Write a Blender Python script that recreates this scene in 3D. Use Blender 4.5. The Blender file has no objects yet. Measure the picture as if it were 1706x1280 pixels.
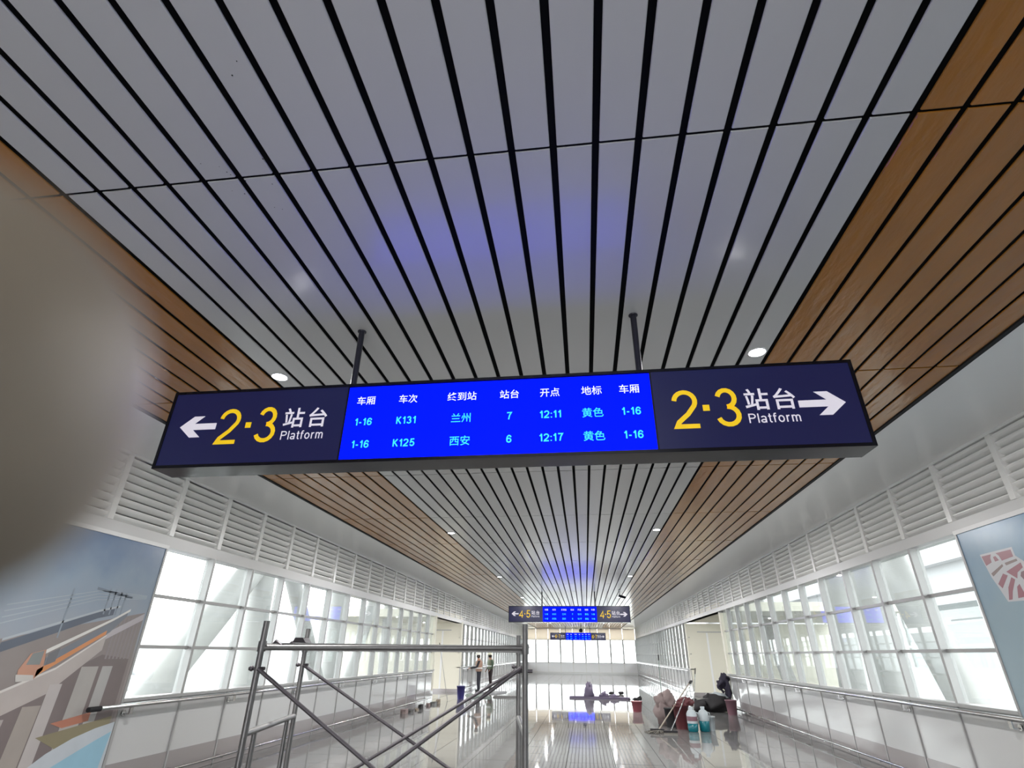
import bpy, bmesh, math, random
from mathutils import Vector, Matrix
random.seed(7)
C = bpy.context.scene.collection
S = bpy.context.scene
PI = math.pi

# ---------------------------------------------------------------- camera
EYE = 1.6
FPX = 884.33
PITCH, YAW, ROLL = math.radians(27.0016), math.radians(-7.3027), math.radians(0.60795)
cp, sp, cy, sy, cr, sr = math.cos(PITCH), math.sin(PITCH), math.cos(YAW), math.sin(YAW), math.cos(ROLL), math.sin(ROLL)
CF = Vector((sy * cp, cy * cp, sp))
CR0 = Vector((cy, -sy, 0)); CU0 = CR0.cross(CF)
CR = cr * CR0 + sr * CU0
CU = -sr * CR0 + cr * CU0
cam_d = bpy.data.cameras.new('camera')
cam = bpy.data.objects.new('camera', cam_d); C.objects.link(cam)
cam_d.sensor_width = 36; cam_d.lens = FPX / 1706 * 36
cam_d.clip_start = 0.004; cam_d.clip_end = 600
cam.matrix_world = Matrix(((CR.x, CU.x, -CF.x, 0), (CR.y, CU.y, -CF.y, 0), (CR.z, CU.z, -CF.z, EYE), (0, 0, 0, 1)))
cam_d.dof.use_dof = True; cam_d.dof.focus_distance = 6.0
cam_d.dof.aperture_fstop = 18.66 / 2.3          # a 2.3 mm lens opening: only the fingertip at the lens goes soft
S.camera = cam

# ---------------------------------------------------------------- world, exposure
W = bpy.data.worlds.new('overcast'); S.world = W; W.use_nodes = True
nt = W.node_tree; bg = nt.nodes['Background']
tc = nt.nodes.new('ShaderNodeTexCoord'); sx = nt.nodes.new('ShaderNodeSeparateXYZ'); ra = nt.nodes.new('ShaderNodeValToRGB')
nt.links.new(tc.outputs['Generated'], sx.inputs[0]); nt.links.new(sx.outputs['Z'], ra.inputs[0]); nt.links.new(ra.outputs[0], bg.inputs[0])
ra.color_ramp.elements[0].position = 0.0; ra.color_ramp.elements[0].color = (.97, .98, 1, 1)
ra.color_ramp.elements[1].position = 1.0; ra.color_ramp.elements[1].color = (.96, .98, 1, 1)
bg.inputs[1].default_value = 6.4
S.view_settings.view_transform = 'Standard'; S.view_settings.look = 'None'
S.view_settings.gamma = 1; S.view_settings.use_curve_mapping = False
S.view_settings.exposure = 0.46
try:
    S.cycles.use_denoising = True; S.cycles.max_bounces = 10; S.cycles.diffuse_bounces = 6
    S.cycles.glossy_bounces = 5; S.cycles.transparent_max_bounces = 24; S.cycles.sample_clamp_indirect = 6
    S.cycles.caustics_reflective = False
except Exception: pass

# ---------------------------------------------------------------- materials
def srgb(r, g, b):
    f = lambda c: (c / 255 / 12.92) if c / 255 <= .04045 else ((c / 255 + .055) / 1.055) ** 2.4
    return (f(r), f(g), f(b), 1)
def mat(name, col, rough=.5, metal=0, noise=0, nscale=5, bump=0, bscale=10, emit=None, es=0, spec=.5, coat=0, bdet=2, rvar=0, stretch=None):
    m = bpy.data.materials.new(name); m.use_nodes = True; t = m.node_tree; p = t.nodes['Principled BSDF']
    p.inputs['Base Color'].default_value = col; p.inputs['Roughness'].default_value = rough; p.inputs['Metallic'].default_value = metal
    p.inputs['Specular IOR Level'].default_value = spec; p.inputs['Coat Weight'].default_value = coat; p.inputs['Coat Roughness'].default_value = .05
    tcn = t.nodes.new('ShaderNodeTexCoord'); src = tcn.outputs['Object']
    g = t.nodes.new('ShaderNodeNewGeometry'); src = g.outputs['Position']
    if stretch:
        mp = t.nodes.new('ShaderNodeMapping'); mp.inputs['Scale'].default_value = stretch; t.links.new(src, mp.inputs[0]); src = mp.outputs[0]
    if noise:
        n = t.nodes.new('ShaderNodeTexNoise'); n.inputs['Scale'].default_value = nscale; n.inputs['Detail'].default_value = 4
        t.links.new(src, n.inputs['Vector'])
        mx = t.nodes.new('ShaderNodeMix'); mx.data_type = 'RGBA'
        mx.inputs[6].default_value = tuple(c * (1 - noise) for c in col[:3]) + (1,); mx.inputs[7].default_value = tuple(min(1, c * (1 + noise)) for c in col[:3]) + (1,)
        t.links.new(n.outputs['Fac'], mx.inputs[0]); t.links.new(mx.outputs[2], p.inputs['Base Color'])
        if rvar:
            mr = t.nodes.new('ShaderNodeMapRange'); mr.inputs['To Min'].default_value = max(0, rough - rvar); mr.inputs['To Max'].default_value = rough + rvar
            t.links.new(n.outputs['Fac'], mr.inputs['Value']); t.links.new(mr.outputs[0], p.inputs['Roughness'])
    if bump:
        n2 = t.nodes.new('ShaderNodeTexNoise'); n2.inputs['Scale'].default_value = bscale; n2.inputs['Detail'].default_value = bdet
        t.links.new(src, n2.inputs['Vector'])
        b = t.nodes.new('ShaderNodeBump'); b.inputs['Strength'].default_value = 1; b.inputs['Distance'].default_value = bump
        t.links.new(n2.outputs['Fac'], b.inputs['Height']); t.links.new(b.outputs[0], p.inputs['Normal'])
        if coat: t.links.new(b.outputs[0], p.inputs['Coat Normal'])
    if emit: p.inputs['Emission Color'].default_value = emit; p.inputs['Emission Strength'].default_value = es
    return m
M = {}
M['plank_white'] = mat('plank_white', (.60, .60, .595, 1), .32, noise=.03, nscale=.6, bump=.0022, bscale=3.0, spec=.5, coat=.4)
M['plank_white'].node_tree.nodes['Principled BSDF'].inputs['Coat Roughness'].default_value = .13
M['plank_brown'] = mat('plank_brown', (.41, .168, .024, 1), .38, noise=.20, nscale=2.0, bump=.0060, bscale=5.0, bdet=3, spec=.15, coat=.75, stretch=(3, 1, 1))
M['void'] = mat('void', (.006, .006, .008, 1), .8)
M['soffit'] = mat('soffit', (.90, .90, .89, 1), .22, bump=.001, bscale=1.5, spec=.5)
M['wall_white'] = mat('wall_white', (.78, .78, .775, 1), .35, noise=.02, nscale=2)
M['louver'] = mat('louver', (.80, .80, .78, 1), .3, spec=.5)
M['panel'] = mat('panel', (.50, .50, .50, 1), .12, noise=.02, nscale=1, bump=.0006, bscale=1.5, spec=.5)
M['frame'] = mat('frame', (.36, .357, .353, 1), .35, metal=.15, spec=.5)
M['cream'] = mat('cream', (.72, .69, .58, 1), .5, noise=.03, nscale=1.5, bump=.0006, bscale=2)
M['header'] = mat('header', (.60, .60, .595, 1), .35, noise=.02, nscale=2)  # darker copy of the wall white, the beam's shade put into its colour
M['backing'] = mat('backing', (.20, .20, .20, 1), .6)
M['end_panel'] = mat('end_panel', (.86, .85, .86, 1), .3)
M['steel'] = mat('steel', (.62, .62, .62, 1), .18, metal=1, bump=.0003, bscale=30)
M['skirt'] = mat('skirt', (.30, .275, .275, 1), .12, spec=.6)
M['floor_tile'] = mat('floor_tile', (.20, .196, .192, 1), .035, noise=.16, nscale=1.2, bump=.0008, bscale=1.6, spec=.30, rvar=.01)
M['floor_border'] = mat('floor_border', (.18, .182, .18, 1), .07, noise=.25, nscale=2.0, bump=.0012, bscale=1.6, spec=.7, rvar=.03)
M['grout'] = mat('grout', (.16, .16, .155, 1), .7)
M['navy'] = mat('navy', srgb(33, 35, 68), .22, spec=.35, bump=.0004, bscale=2, emit=srgb(30, 34, 84), es=.25)
M['case'] = mat('case', srgb(22, 23, 30), .16, spec=.25, bump=.0008, bscale=4)
M['screen'] = mat('screen', (.0, .0, .02, 1), .5, emit=(.0, .004, 1, 1), es=1.9, spec=.05)
M['led_white'] = mat('led_white', (.6, .6, .7, 1), .4, emit=(.80, .84, 1, 1), es=.75)
M['led_cyan'] = mat('led_cyan', (.0, .3, .3, 1), .4, emit=(.06, .86, .78, 1), es=.68)
M['letter_white'] = mat('letter_white', (.72, .7, .76, 1), .4, emit=(.85, .80, .92, 1), es=.30)
M['letter_yellow'] = mat('letter_yellow', (.9, .58, .02, 1), .4, emit=(1, .66, .0, 1), es=.30)
M['pipe'] = mat('pipe', srgb(46, 46, 56), .3, metal=.3)
M['lamp'] = mat('lamp', (1, 1, 1, 1), .4, emit=(.92, .95, 1, 1), es=14)
M['lamp_ring'] = mat('lamp_ring', (.8, .8, .8, 1), .3)
M['scaf'] = mat('scaf', srgb(112, 111, 110), .42, metal=.55, noise=.25, nscale=14, bump=.0006, bscale=60)
M['scaf_dark'] = mat('scaf_dark', srgb(84, 80, 84), .45, metal=.5, noise=.3, nscale=18, bump=.0006, bscale=60)
M['rust'] = mat('rust', srgb(120, 92, 76), .6, metal=.2, noise=.35, nscale=20)
M['tube_white'] = mat('tube_white', (.30, .30, .288, 1), .45, noise=.04, nscale=.8)
M['out_white'] = mat('out_white', (.27, .275, .285, 1), .6, noise=.05, nscale=.3)
M['out_green'] = mat('out_green', (.22, .27, .245, 1), .5, noise=.1, nscale=.4)
M['out_grey'] = mat('out_grey', (.45, .46, .47, 1), .6, noise=.1, nscale=.5)
M['ground'] = mat('ground', (.30, .30, .29, 1), .8, noise=.15, nscale=.15)
def glass(name, tint, refl=1.0, veil=0.0):
    m = bpy.data.materials.new(name); m.use_nodes = True; t = m.node_tree; t.nodes.clear()
    out = t.nodes.new('ShaderNodeOutputMaterial'); tr = t.nodes.new('ShaderNodeBsdfTransparent'); gl = t.nodes.new('ShaderNodeBsdfGlossy')
    tr.inputs[0].default_value = tint; gl.inputs['Roughness'].default_value = .01
    fr = t.nodes.new('ShaderNodeFresnel'); mx = t.nodes.new('ShaderNodeMixShader')
    gm = t.nodes.new('ShaderNodeNewGeometry'); io = t.nodes.new('ShaderNodeMapRange')   # same index seen from either side of the thin pane
    io.inputs['To Min'].default_value = 1.45; io.inputs['To Max'].default_value = 1 / 1.45
    t.links.new(gm.outputs['Backfacing'], io.inputs['Value']); t.links.new(io.outputs[0], fr.inputs[0])
    t.links.new(fr.outputs[0], mx.inputs[0]); t.links.new(tr.outputs[0], mx.inputs[1]); t.links.new(gl.outputs[0], mx.inputs[2])
    last = mx.outputs[0]
    if veil:      # whitish backlit haze mixed into the glass
        df = t.nodes.new('ShaderNodeBsdfTranslucent'); df.inputs[0].default_value = (.9, .92, .92, 1)
        m2 = t.nodes.new('ShaderNodeMixShader'); m2.inputs[0].default_value = veil
        t.links.new(last, m2.inputs[1]); t.links.new(df.outputs[0], m2.inputs[2]); last = m2.outputs[0]
    t.links.new(last, out.inputs[0]); return m
M['glass'] = glass('glass', (.90, .93, .92, 1), veil=.05)
M['bottle_clear'] = glass('bottle_clear', (.75, .88, .92, 1))

m = mat('frosted', (.80, .77, .70, 1), .4); t_ = m.node_tree; tl = t_.nodes.new('ShaderNodeBsdfTranslucent'); tl.inputs[0].default_value = (.85, .80, .72, 1)
mxs = t_.nodes.new('ShaderNodeMixShader'); mxs.inputs[0].default_value = .45; t_.links.new(t_.nodes['Principled BSDF'].outputs[0], mxs.inputs[1]); t_.links.new(tl.outputs[0], mxs.inputs[2])
t_.links.new(mxs.outputs[0], t_.nodes['Material Output'].inputs[0]); M['frosted'] = m

# ---------------------------------------------------------------- mesh helpers
class MB:
    def __init__(s): s.v = []; s.f = []; s.mi = []; s.sm = []
    def add(s, vs, fs, mi=0, smooth=False):
        b = len(s.v); s.v += [tuple(v) for v in vs]; s.f += [tuple(i + b for i in f) for f in fs]; s.mi += [mi] * len(fs); s.sm += [smooth] * len(fs); return s
    def box(s, x0, x1, y0, y1, z0, z1, mi=0):
        vs = [(x, y, z) for z in (z0, z1) for y in (y0, y1) for x in (x0, x1)]
        return s.add(vs, [(0, 2, 3, 1), (4, 5, 7, 6), (0, 1, 5, 4), (2, 6, 7, 3), (0, 4, 6, 2), (1, 3, 7, 5)], mi)
    def bar(s, a, b, w, h=None, up=(0, 0, 1), mi=0):
        a = Vector(a); b = Vector(b); h = h or w; d = (b - a).normalized(); u = Vector(up)
        if abs(d.dot(u)) > .98: u = Vector((0, 1, 0))
        r = d.cross(u).normalized() * w / 2; u = r.cross(d).normalized() * h / 2
        vs = [p + q for p in (a, b) for q in (-r - u, r - u, r + u, -r + u)]
        return s.add(vs, [(0, 1, 2, 3), (7, 6, 5, 4), (0, 4, 5, 1), (1, 5, 6, 2), (2, 6, 7, 3), (3, 7, 4, 0)], mi)
    def tube(s, pts, r, n=10, mi=0, cap=True):
        pts = [Vector(p) for p in pts]; rs = r if isinstance(r, (list, tuple)) else [r] * len(pts); vs = []; fs = []
        up = Vector((0, 0, 1))
        for i, p in enumerate(pts):
            d = (pts[min(i + 1, len(pts) - 1)] - pts[max(i - 1, 0)]).normalized()
            a = d.cross(up if abs(d.z) < .95 else Vector((0, 1, 0))).normalized(); b = d.cross(a)
            vs += [p + (a * math.cos(2 * PI * k / n) + b * math.sin(2 * PI * k / n)) * rs[i] for k in range(n)]
        for i in range(len(pts) - 1):
            for k in range(n):
                k2 = (k + 1) % n; fs.append((i * n + k, i * n + k2, (i + 1) * n + k2, (i + 1) * n + k))
        s.add(vs, fs, mi, True)
        if cap:
            s.add(vs[:n], [tuple(range(n))], mi); s.add(vs[-n:], [tuple(reversed(range(n)))], mi)
        return s
    def lathe(s, prof, c=(0, 0, 0), n=20, mi=0, smooth=True, sx=1, sy=1):
        vs = []; fs = []
        for r, z in prof: vs += [(c[0] + sx * r * math.cos(2 * PI * k / n), c[1] + sy * r * math.sin(2 * PI * k / n), c[2] + z) for k in range(n)]
        for i in range(len(prof) - 1):
            for k in range(n): k2 = (k + 1) % n; fs.append((i * n + k, i * n + k2, (i + 1) * n + k2, (i + 1) * n + k))
        s.add(vs, fs, mi, smooth)
        if prof[0][0] > 1e-4: s.add(vs[:n], [tuple(reversed(range(n)))], mi)
        if prof[-1][0] > 1e-4: s.add(vs[-n:], [tuple(range(n))], mi)
        return s
    def prism(s, poly, axis, d0, d1, mi=0):
        # poly: 2D points, extruded along axis 'x' (poly = y,z), 'y' (x,z) or 'z' (x,y)
        def P(a, b, d): return {'x': (d, a, b), 'y': (a, d, b), 'z': (a, b, d)}[axis]
        n = len(poly); vs = [P(a, b, d0) for a, b in poly] + [P(a, b, d1) for a, b in poly]
        fs = [tuple(range(n)), tuple(reversed(range(n, 2 * n)))] + [(i, i + n, (i + 1) % n + n, (i + 1) % n) for i in range(n)]
        return s.add(vs, fs, mi)
    def mesh(s, name, mats):
        me = bpy.data.meshes.new(name); me.from_pydata(s.v, [], s.f)
        for m in (mats if isinstance(mats, (list, tuple)) else [mats]): me.materials.append(m)
        me.polygons.foreach_set('material_index', s.mi); me.polygons.foreach_set('use_smooth', s.sm)
        bm = bmesh.new(); bm.from_mesh(me); bmesh.ops.recalc_face_normals(bm, faces=bm.faces); bm.to_mesh(me); bm.free()
        return me
    def build(s, name, mats, parent=None, loc=None):
        return link(name, s.mesh(name, mats), parent, loc)
def link(name, me, parent=None, loc=None):
    o = bpy.data.objects.new(name, me); C.objects.link(o)
    if parent: o.parent = parent
    if loc is not None: o.location = loc
    return o
def empty(name, loc=(0, 0, 0), rz=0):
    o = bpy.data.objects.new(name, None); C.objects.link(o); o.location = loc; o.rotation_euler = (0, 0, rz); o.empty_display_size = .1; return o
def tag(o, label=None, cat=None, group=None, kind=None):
    if label: o['label'] = label
    if cat: o['category'] = cat
    if group: o['group'] = group
    if kind: o['kind'] = kind
    return o
from mathutils import noise as mnoise
def smooth_blob(name, m, parts, parent=None, sub=2, disp=0, seed=1, zmin=.002):
    """one closed lumpy mesh around a few ellipsoids"""
    rnd = random.Random(seed); bm = bmesh.new()
    for (c, r) in parts:
        res = bmesh.ops.create_icosphere(bm, subdivisions=sub, radius=1)
        for v in res['verts']:
            n_ = v.co.copy()
            k = 1 + disp * 1.2 * mnoise.noise(n_ * 1.7 + Vector((seed, 0, c[0] * 9))) + disp * .5 * mnoise.noise(n_ * 5 + Vector((0, seed, 0)))
            v.co = Vector((n_.x * r[0] * k + c[0], n_.y * r[1] * k + c[1], max(n_.z * r[2] * k + c[2], zmin)))
    me = bpy.data.meshes.new(name); bm.to_mesh(me); bm.free(); me.materials.append(m)
    for p in me.polygons: p.use_smooth = True
    return link(name, me, parent)

# ---------------------------------------------------------------- dimensions (metres)
XL, XR = -6.0, 4.85            # wall faces
ZC = 4.0                        # ceiling
Y0, Y1 = -6.0, 58.0            # corridor behind the camera, end wall
CL, CRT = -4.78, 3.545          # slatted ceiling edges
WB0, WB1 = -2.94, 1.74          # white band inside the slatted ceiling
JY, JP = 1.95, 2.785            # cross joints
SIDES = {
    'left':  dict(X=XL, s=-1, y0=7.33, p=1.144, sill=1.02, top=2.95, lb=3.11, t1=2.303, t2=1.647, op=(23.35, 28.3), rail=-5.88, rz=.965),
    'right': dict(X=XR, s=1, y0=7.68, p=1.164, sill=1.06, top=3.06, lb=3.20, t1=2.40, t2=1.70, op=(21.65, 28.9), rail=4.74, rz=1.005),
}

# ---------------------------------------------------------------- floor
fl = MB().box(-14, 13, Y0, Y1 + 1.2, -.25, -.021).build('floor', M['grout']); tag(fl, 'polished pale grey stone tile floor of the corridor', None, None, 'structure')
cols = []
x = -4.4
for i in range(10): cols.append((x + .8 * i, .8, 0))
cols += [(-5.99, .795, 1), (-5.195, .795, 1), (3.6, .62, 1), (4.22, .62, 1)]
shared = {}
nobj = 0
stuff = [MB(), MB()]
rows = [10 + .8 * i for i in range(21)]
yy = 10.0
allrows = [10 + .8 * i for i in range(-20, 60)]
for ry in allrows:
    for (cx, w, k) in cols:
        g = .004
        if 0 <= round((ry - 10) / .8) < 21:
            key = (w, k)
            if key not in shared: shared[key] = MB().box(g, w - g, g, .8 - g, -.02, 0).mesh('floor_tile', M['floor_border'] if k else M['floor_tile'])
            link('floor_tile', shared[key], fl, (cx, ry, random.uniform(-.0006, .0006)))
        elif ry + .8 <= Y1 + .4:
            stuff[k].box(cx + g, cx + w - g, ry + g, ry + .8 - g, -.02, 0)
tag(stuff[0].build('floor_tiles', M['floor_tile'], fl), kind='stuff')
tag(stuff[1].build('border_tiles', M['floor_border'], fl), kind='stuff')
# stone slabs in the two side openings
MB().box(-14, XL - .01, 23.4, 28.3, -.02, 0).box(XR + .03, 13, 21.7, 28.9, -.02, 0).build('threshold_slab', M['floor_border'], fl)

# ---------------------------------------------------------------- ceiling
ce = MB().box(CL, CRT, Y0, Y1, ZC + .12, ZC + .2).build('ceiling', M['void']); tag(ce, 'slatted metal ceiling with a white middle band and brown side bands', None, None, 'structure')
def plank(mb, x0, x1, y0, y1, z, mi=0):
    e = .004; h = .011
    pr = [(x0, z + h), (x0, z + e), (x0 + e, z), (x1 - e, z), (x1, z + e), (x1, z + h)]
    vs = [(a, y0, b) for a, b in pr] + [(a, y1, b) for a, b in pr]
    mb.add(vs, [(i, i + 6, (i + 1) % 6 + 6, (i + 1) % 6) for i in range(6)] + [tuple(range(6)), tuple(reversed(range(6, 12)))], mi)
slots = []
n = 21; p = (WB1 - WB0) / n
for i in range(n): slots.append((WB0 + p * i, p, 0))
n = 8; pb = (WB0 - CL) / n
for i in range(n): slots.append((CL + pb * i, pb, 1))
pb2 = (CRT - WB1) / n
for i in range(n): slots.append((WB1 + pb2 * i, pb2, 1))
PM = [M['plank_white'], M['plank_brown']]
pk = {}
for key, w in ((0, p), (1, pb)):
    mb = MB(); plank(mb, .019, w - .019, .010, JP - .010, 0); pk[key] = mb.mesh('ceiling_plank', PM[key])
far = [MB(), MB()]
for r in range(-3, 21):
    y = JY + JP * r
    for (sx0, w, k) in slots:
        if -1 <= r < 7:
            link('ceiling_plank', pk[k], ce, (sx0, y, ZC + random.uniform(-.0012, .0012)))
        else:
            y1 = min(y + JP, Y1)
            dz = random.uniform(-.0012, .0012)
            plank(far[k], sx0 + .019, sx0 + w - .019, max(y, Y0) + .010, y1 - .010, ZC + dz)
tag(far[0].build('white_planks', M['plank_white'], ce), kind='stuff')
tag(far[1].build('brown_planks', M['plank_brown'], ce), kind='stuff')
# thin black shadow trims along the outer edges, flat white soffits beyond them
MB().box(CL - .035, CL + .012, Y0, Y1, ZC - .012, ZC + .13).build('shadow_trim', M['void'], ce)
MB().box(CRT - .012, CRT + .035, Y0, Y1, ZC - .012, ZC + .13).build('shadow_trim', M['void'], ce)
for nm, a, b in (('left', XL - .3, CL - .035), ('right', CRT + .035, XR + .3)):
    MB().box(a, b, Y0, Y1, ZC, ZC + .05).build('soffit', M['soffit'], ce)

# specks of dirt on one white plank near the lens
rs = random.Random(3)
sp_ = MB()
for (sx_, sy_) in [(-1.98, 1.83), (-1.87, 1.9), (-1.86, 1.92), (-1.83, 1.88), (-1.80, 1.97), (-1.89, 1.86), (-1.92, 2.03), (-1.86, 2.06), (-1.74, 2.18), (-1.70, 2.2), (-1.62, 1.84), (-1.45, 1.32), (-1.51, 1.38), (-1.66, 2.01)]:
    sp_.lathe([(0, -.0006), (rs.uniform(.002, .0045), -.0008), (.001, 0.0)], (sx_, sy_, ZC - .0012), 8)
sp_.build('dirt_specks', M['void'], ce)

# ---------------------------------------------------------------- side walls
def yb(side, k): return side['y0'] + side['p'] * k
def make_wall(nm, sd):
    X, s = sd['X'], sd['s']; o0, o1 = sd['op']
    lo, hi = sorted((X + s * .16, X + s * .34))
    w = MB()
    w.box(lo, hi, Y0, Y1, sd['top'] + .02, ZC + .05)                    # solid backing behind the louvers
    for a, b in ((Y0, o0 - .24), (o1 + .27, Y1)): w.box(*sorted((X + s * .10, X + s * .30)), a, b, -.02, sd['sill'] - .03)
    w.box(*sorted((X + s * .10, X + s * .30)), Y0, sd['y0'] - .03, sd['sill'] - .02, sd['top'] + .02)
    root = w.build('wall_' + nm, M['wall_white'])
    tag(root, {'left': 'white panelled wall on the left with louvers above a window ribbon', 'right': 'white panelled wall on the right with louvers above a window ribbon'}[nm], None, None, 'structure')
    # header beam under the louvers and above the windows
    MB().box(*sorted((X + s * .0, X + s * .26)), Y0, Y1, sd['top'], sd['lb']).build('header_beam', M['header'], root)
    MB().box(*sorted((X - s * .02, X + s * .02)), Y0, Y1, ZC - .035, ZC - .001).build('top_trim', M['wall_white'], root)
    MB().box(*sorted((X + s * .13, X + s * .155)), Y0, Y1, sd['lb'], ZC - .01).build('louver_backing', M['backing'], root)  # added grey sheet, its colour gives the shade between the blades
    # louver posts and blades
    L = sd['p'] - .09
    cnt = 8; hz = (ZC - .03 - sd['lb']) / cnt
    bl = MB()
    # an aerofoil-like blade, leaning outwards at the top
    prof = [(.006, .082), (-.004, .076), (-.004, .062), (.010, .042), (.050, .006), (.066, .0), (.072, .006), (.044, .044), (.026, .070), (.018, .082)]
    bl.prism([(s * a, b) for a, b in prof], 'y', 0, L)
    bm_ = bl.mesh('louver_blade', M['louver'])
    pm_ = MB().box(*sorted((-s * .015, s * .12)), -.045, .045, 0, ZC - sd['lb']).mesh('louver_post', M['louver'])
    fb = MB(); fp = MB()
    k0 = -11
    k = k0
    while yb(sd, k) < Y1 - .2:
        y = yb(sd, k)
        if y > Y0:
            near = 0 <= k + 3 < 20
            if near: link('louver_post', pm_, root, (X, y, sd['lb']))
            else: fp.box(*sorted((X - s * .015, X + s * .12)), y - .045, y + .045, sd['lb'], ZC)
            if y + sd['p'] < Y1:
                for i in range(cnt):
                    z = sd['lb'] + .004 + hz * i
                    if near: link('louver_blade', bm_, root, (X + s * .01, y + .045, z))
                    else: fb.prism([(X + s * (a + .01), b + z) for a, b in prof], 'y', y + .045, y + .045 + L)
        k += 1
    tag(fb.build('louver_blades', M['louver'], root), kind='stuff')
    fp.build('louver_posts', M['louver'], root)
    # lower white panels with raised joint strips, skirting
    bays = [(yb(sd, k), yb(sd, k + 1)) for k in range(-1, 60)]
    sk = MB(); st = sd['sill']
    for a, b in bays:
        if b > Y1: b = Y1
        if a >= Y1 - .1: break
        for aa, bb in ((a, min(b, o0)), (max(a, o1), b)):
            if bb - aa < .1 or (aa < o1 and bb > o0 and aa >= o0): continue
            MB().box(*sorted((X, X + s * .10)), aa + .006, bb - .006, 0, st - .02).build('wall_panel', M['panel'], root)
            MB().box(*sorted((X - s * .022, X + s * .01)), aa - .014, aa + .014, .0, st - .02).build('joint_strip', M['frame'], root)
    for a, b in ((sd['y0'] - .02, o0), (o1, Y1)): sk.box(*sorted((X - s * .012, X + s * .01)), a, b, 0, .32)
    sk.build('skirting', M['skirt'], root)
    return root
walls = {nm: make_wall(nm, sd) for nm, sd in SIDES.items()}

# window ribbons: mullions, transoms, sill and panes
def ribbon(name, sd, ya, yb_, label, ks):
    X, s = sd['X'], sd['s']
    root = MB().box(*sorted((X - s * .03, X + s * .16)), ya, yb_, sd['sill'] - .02, sd['sill'] + .02).build(name, M['frame'])
    tag(root, label, None, None, 'structure')
    G = X + s * .10
    zs = [sd['sill'] + .02, sd['t2'], sd['t1'], sd['top']]
    ys = [yb(sd, k) for k in ks if ya - .2 < yb(sd, k) < yb_ + .2]
    mull = MB().box(*sorted((0, s * .14)), -.028, .028, 0, zs[3] - zs[0]).mesh('mullion', M['frame'])
    for y in ys: link('mullion', mull, root, (X, y, zs[0]))
    for z in (zs[1], zs[2]):
        MB().box(*sorted((G - s * .035, G + s * .025)), ya, yb_, z - .022, z + .022).build('transom', M['frame'], root)
    edges = sorted(set([ya] + ys + [yb_]))
    cache = {}
    for a, b in zip(edges, edges[1:]):
        if b - a < .15: continue
        for i in range(3):
            key = (round(b - a, 2), i)
            if key not in cache:
                cache[key] = MB().box(-.006, .006, 0, b - a - .06, 0, zs[i + 1] - zs[i] - .03).mesh('window_pane', M['glass'])
            link('window_pane', cache[key], root, (G, a + .03, zs[i] + .015))
    return root
sl, sr_ = SIDES['left'], SIDES['right']
ribbon('window_1', sl, sl['y0'], sl['op'][0], 'near ribbon of tall windows along the left wall beside the mural', range(0, 60))
ribbon('window_2', sl, sl['op'][1], Y1, 'far ribbon of windows along the left wall beyond the side opening', range(0, 60))
ribbon('window_3', sr_, sr_['y0'], sr_['op'][0], 'near ribbon of tall windows along the right wall beside the mural', range(0, 60))
ribbon('window_4', sr_, sr_['op'][1], Y1, 'far ribbon of windows along the right wall beyond the side opening', range(0, 60))

# end wall with its window
ew = MB()
ew.box(XL - .3, XR + .3, Y1 + .1, Y1 + .3, -.02, .95); ew.box(XL - .3, XR + .3, Y1 + .05, Y1 + .3, 2.92, 2.99).box(XL - .3, XR + .3, Y1 + .05, Y1 + .3, ZC - .06, ZC + .15)
end = ew.build('wall_end', M['cream']); tag(end, 'cream end wall of the corridor above and below its wide window', None, None, 'structure')
nb = 9; wE = (XR - XL) / nb
for i in range(nb):
    MB().box(XL + wE * i + .012, XL + wE * (i + 1) - .012, Y1, Y1 + .06, 2.96, ZC - .1).build('header_panel', M['frosted'], end)
    MB().box(XL + wE * i + .012, XL + wE * (i + 1) - .012, Y1 + .04, Y1 + .1, .14, .93).build('wall_panel', M['end_panel'], end)
MB().box(XL, XR, Y1 - .02, Y1 + .1, 0, .13).build('skirting', M['wall_white'], end)
MB().box(XL, XR, Y1 - .01, Y1 + .06, ZC - .1, ZC - .03).build('top_trim', M['wall_white'], end)
w5 = MB().box(XL, XR, Y1, Y1 + .2, .93, .97).build('window_5', M['frame']); tag(w5, 'wide bright window across the far end wall', None, None, 'structure')
for i in range(nb + 1):
    MB().box(XL + wE * i - .07, XL + wE * i + .07, Y1 - .04, Y1 + .18, .97, 2.93).build('mullion', M['frame'], w5)
    if i < nb: MB().box(XL + wE * i + .04, XL + wE * (i + 1) - .04, Y1 + .10, Y1 + .112, .98, 2.92).build('window_pane', M['glass'], w5)
# wall behind the photographer
bk = MB()
bk.box(XL - .3, -3.2, Y0 - .2, Y0, -.02, ZC + .15).box(2.2, XR + .3, Y0 - .2, Y0, -.02, ZC + .15).box(-3.2, 2.2, Y0 - .2, Y0, 2.9, ZC + .15)
o = bk.build('wall_back', M['wall_white']); tag(o, 'white wall with a wide opening behind the photographer', None, None, 'structure')

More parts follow.
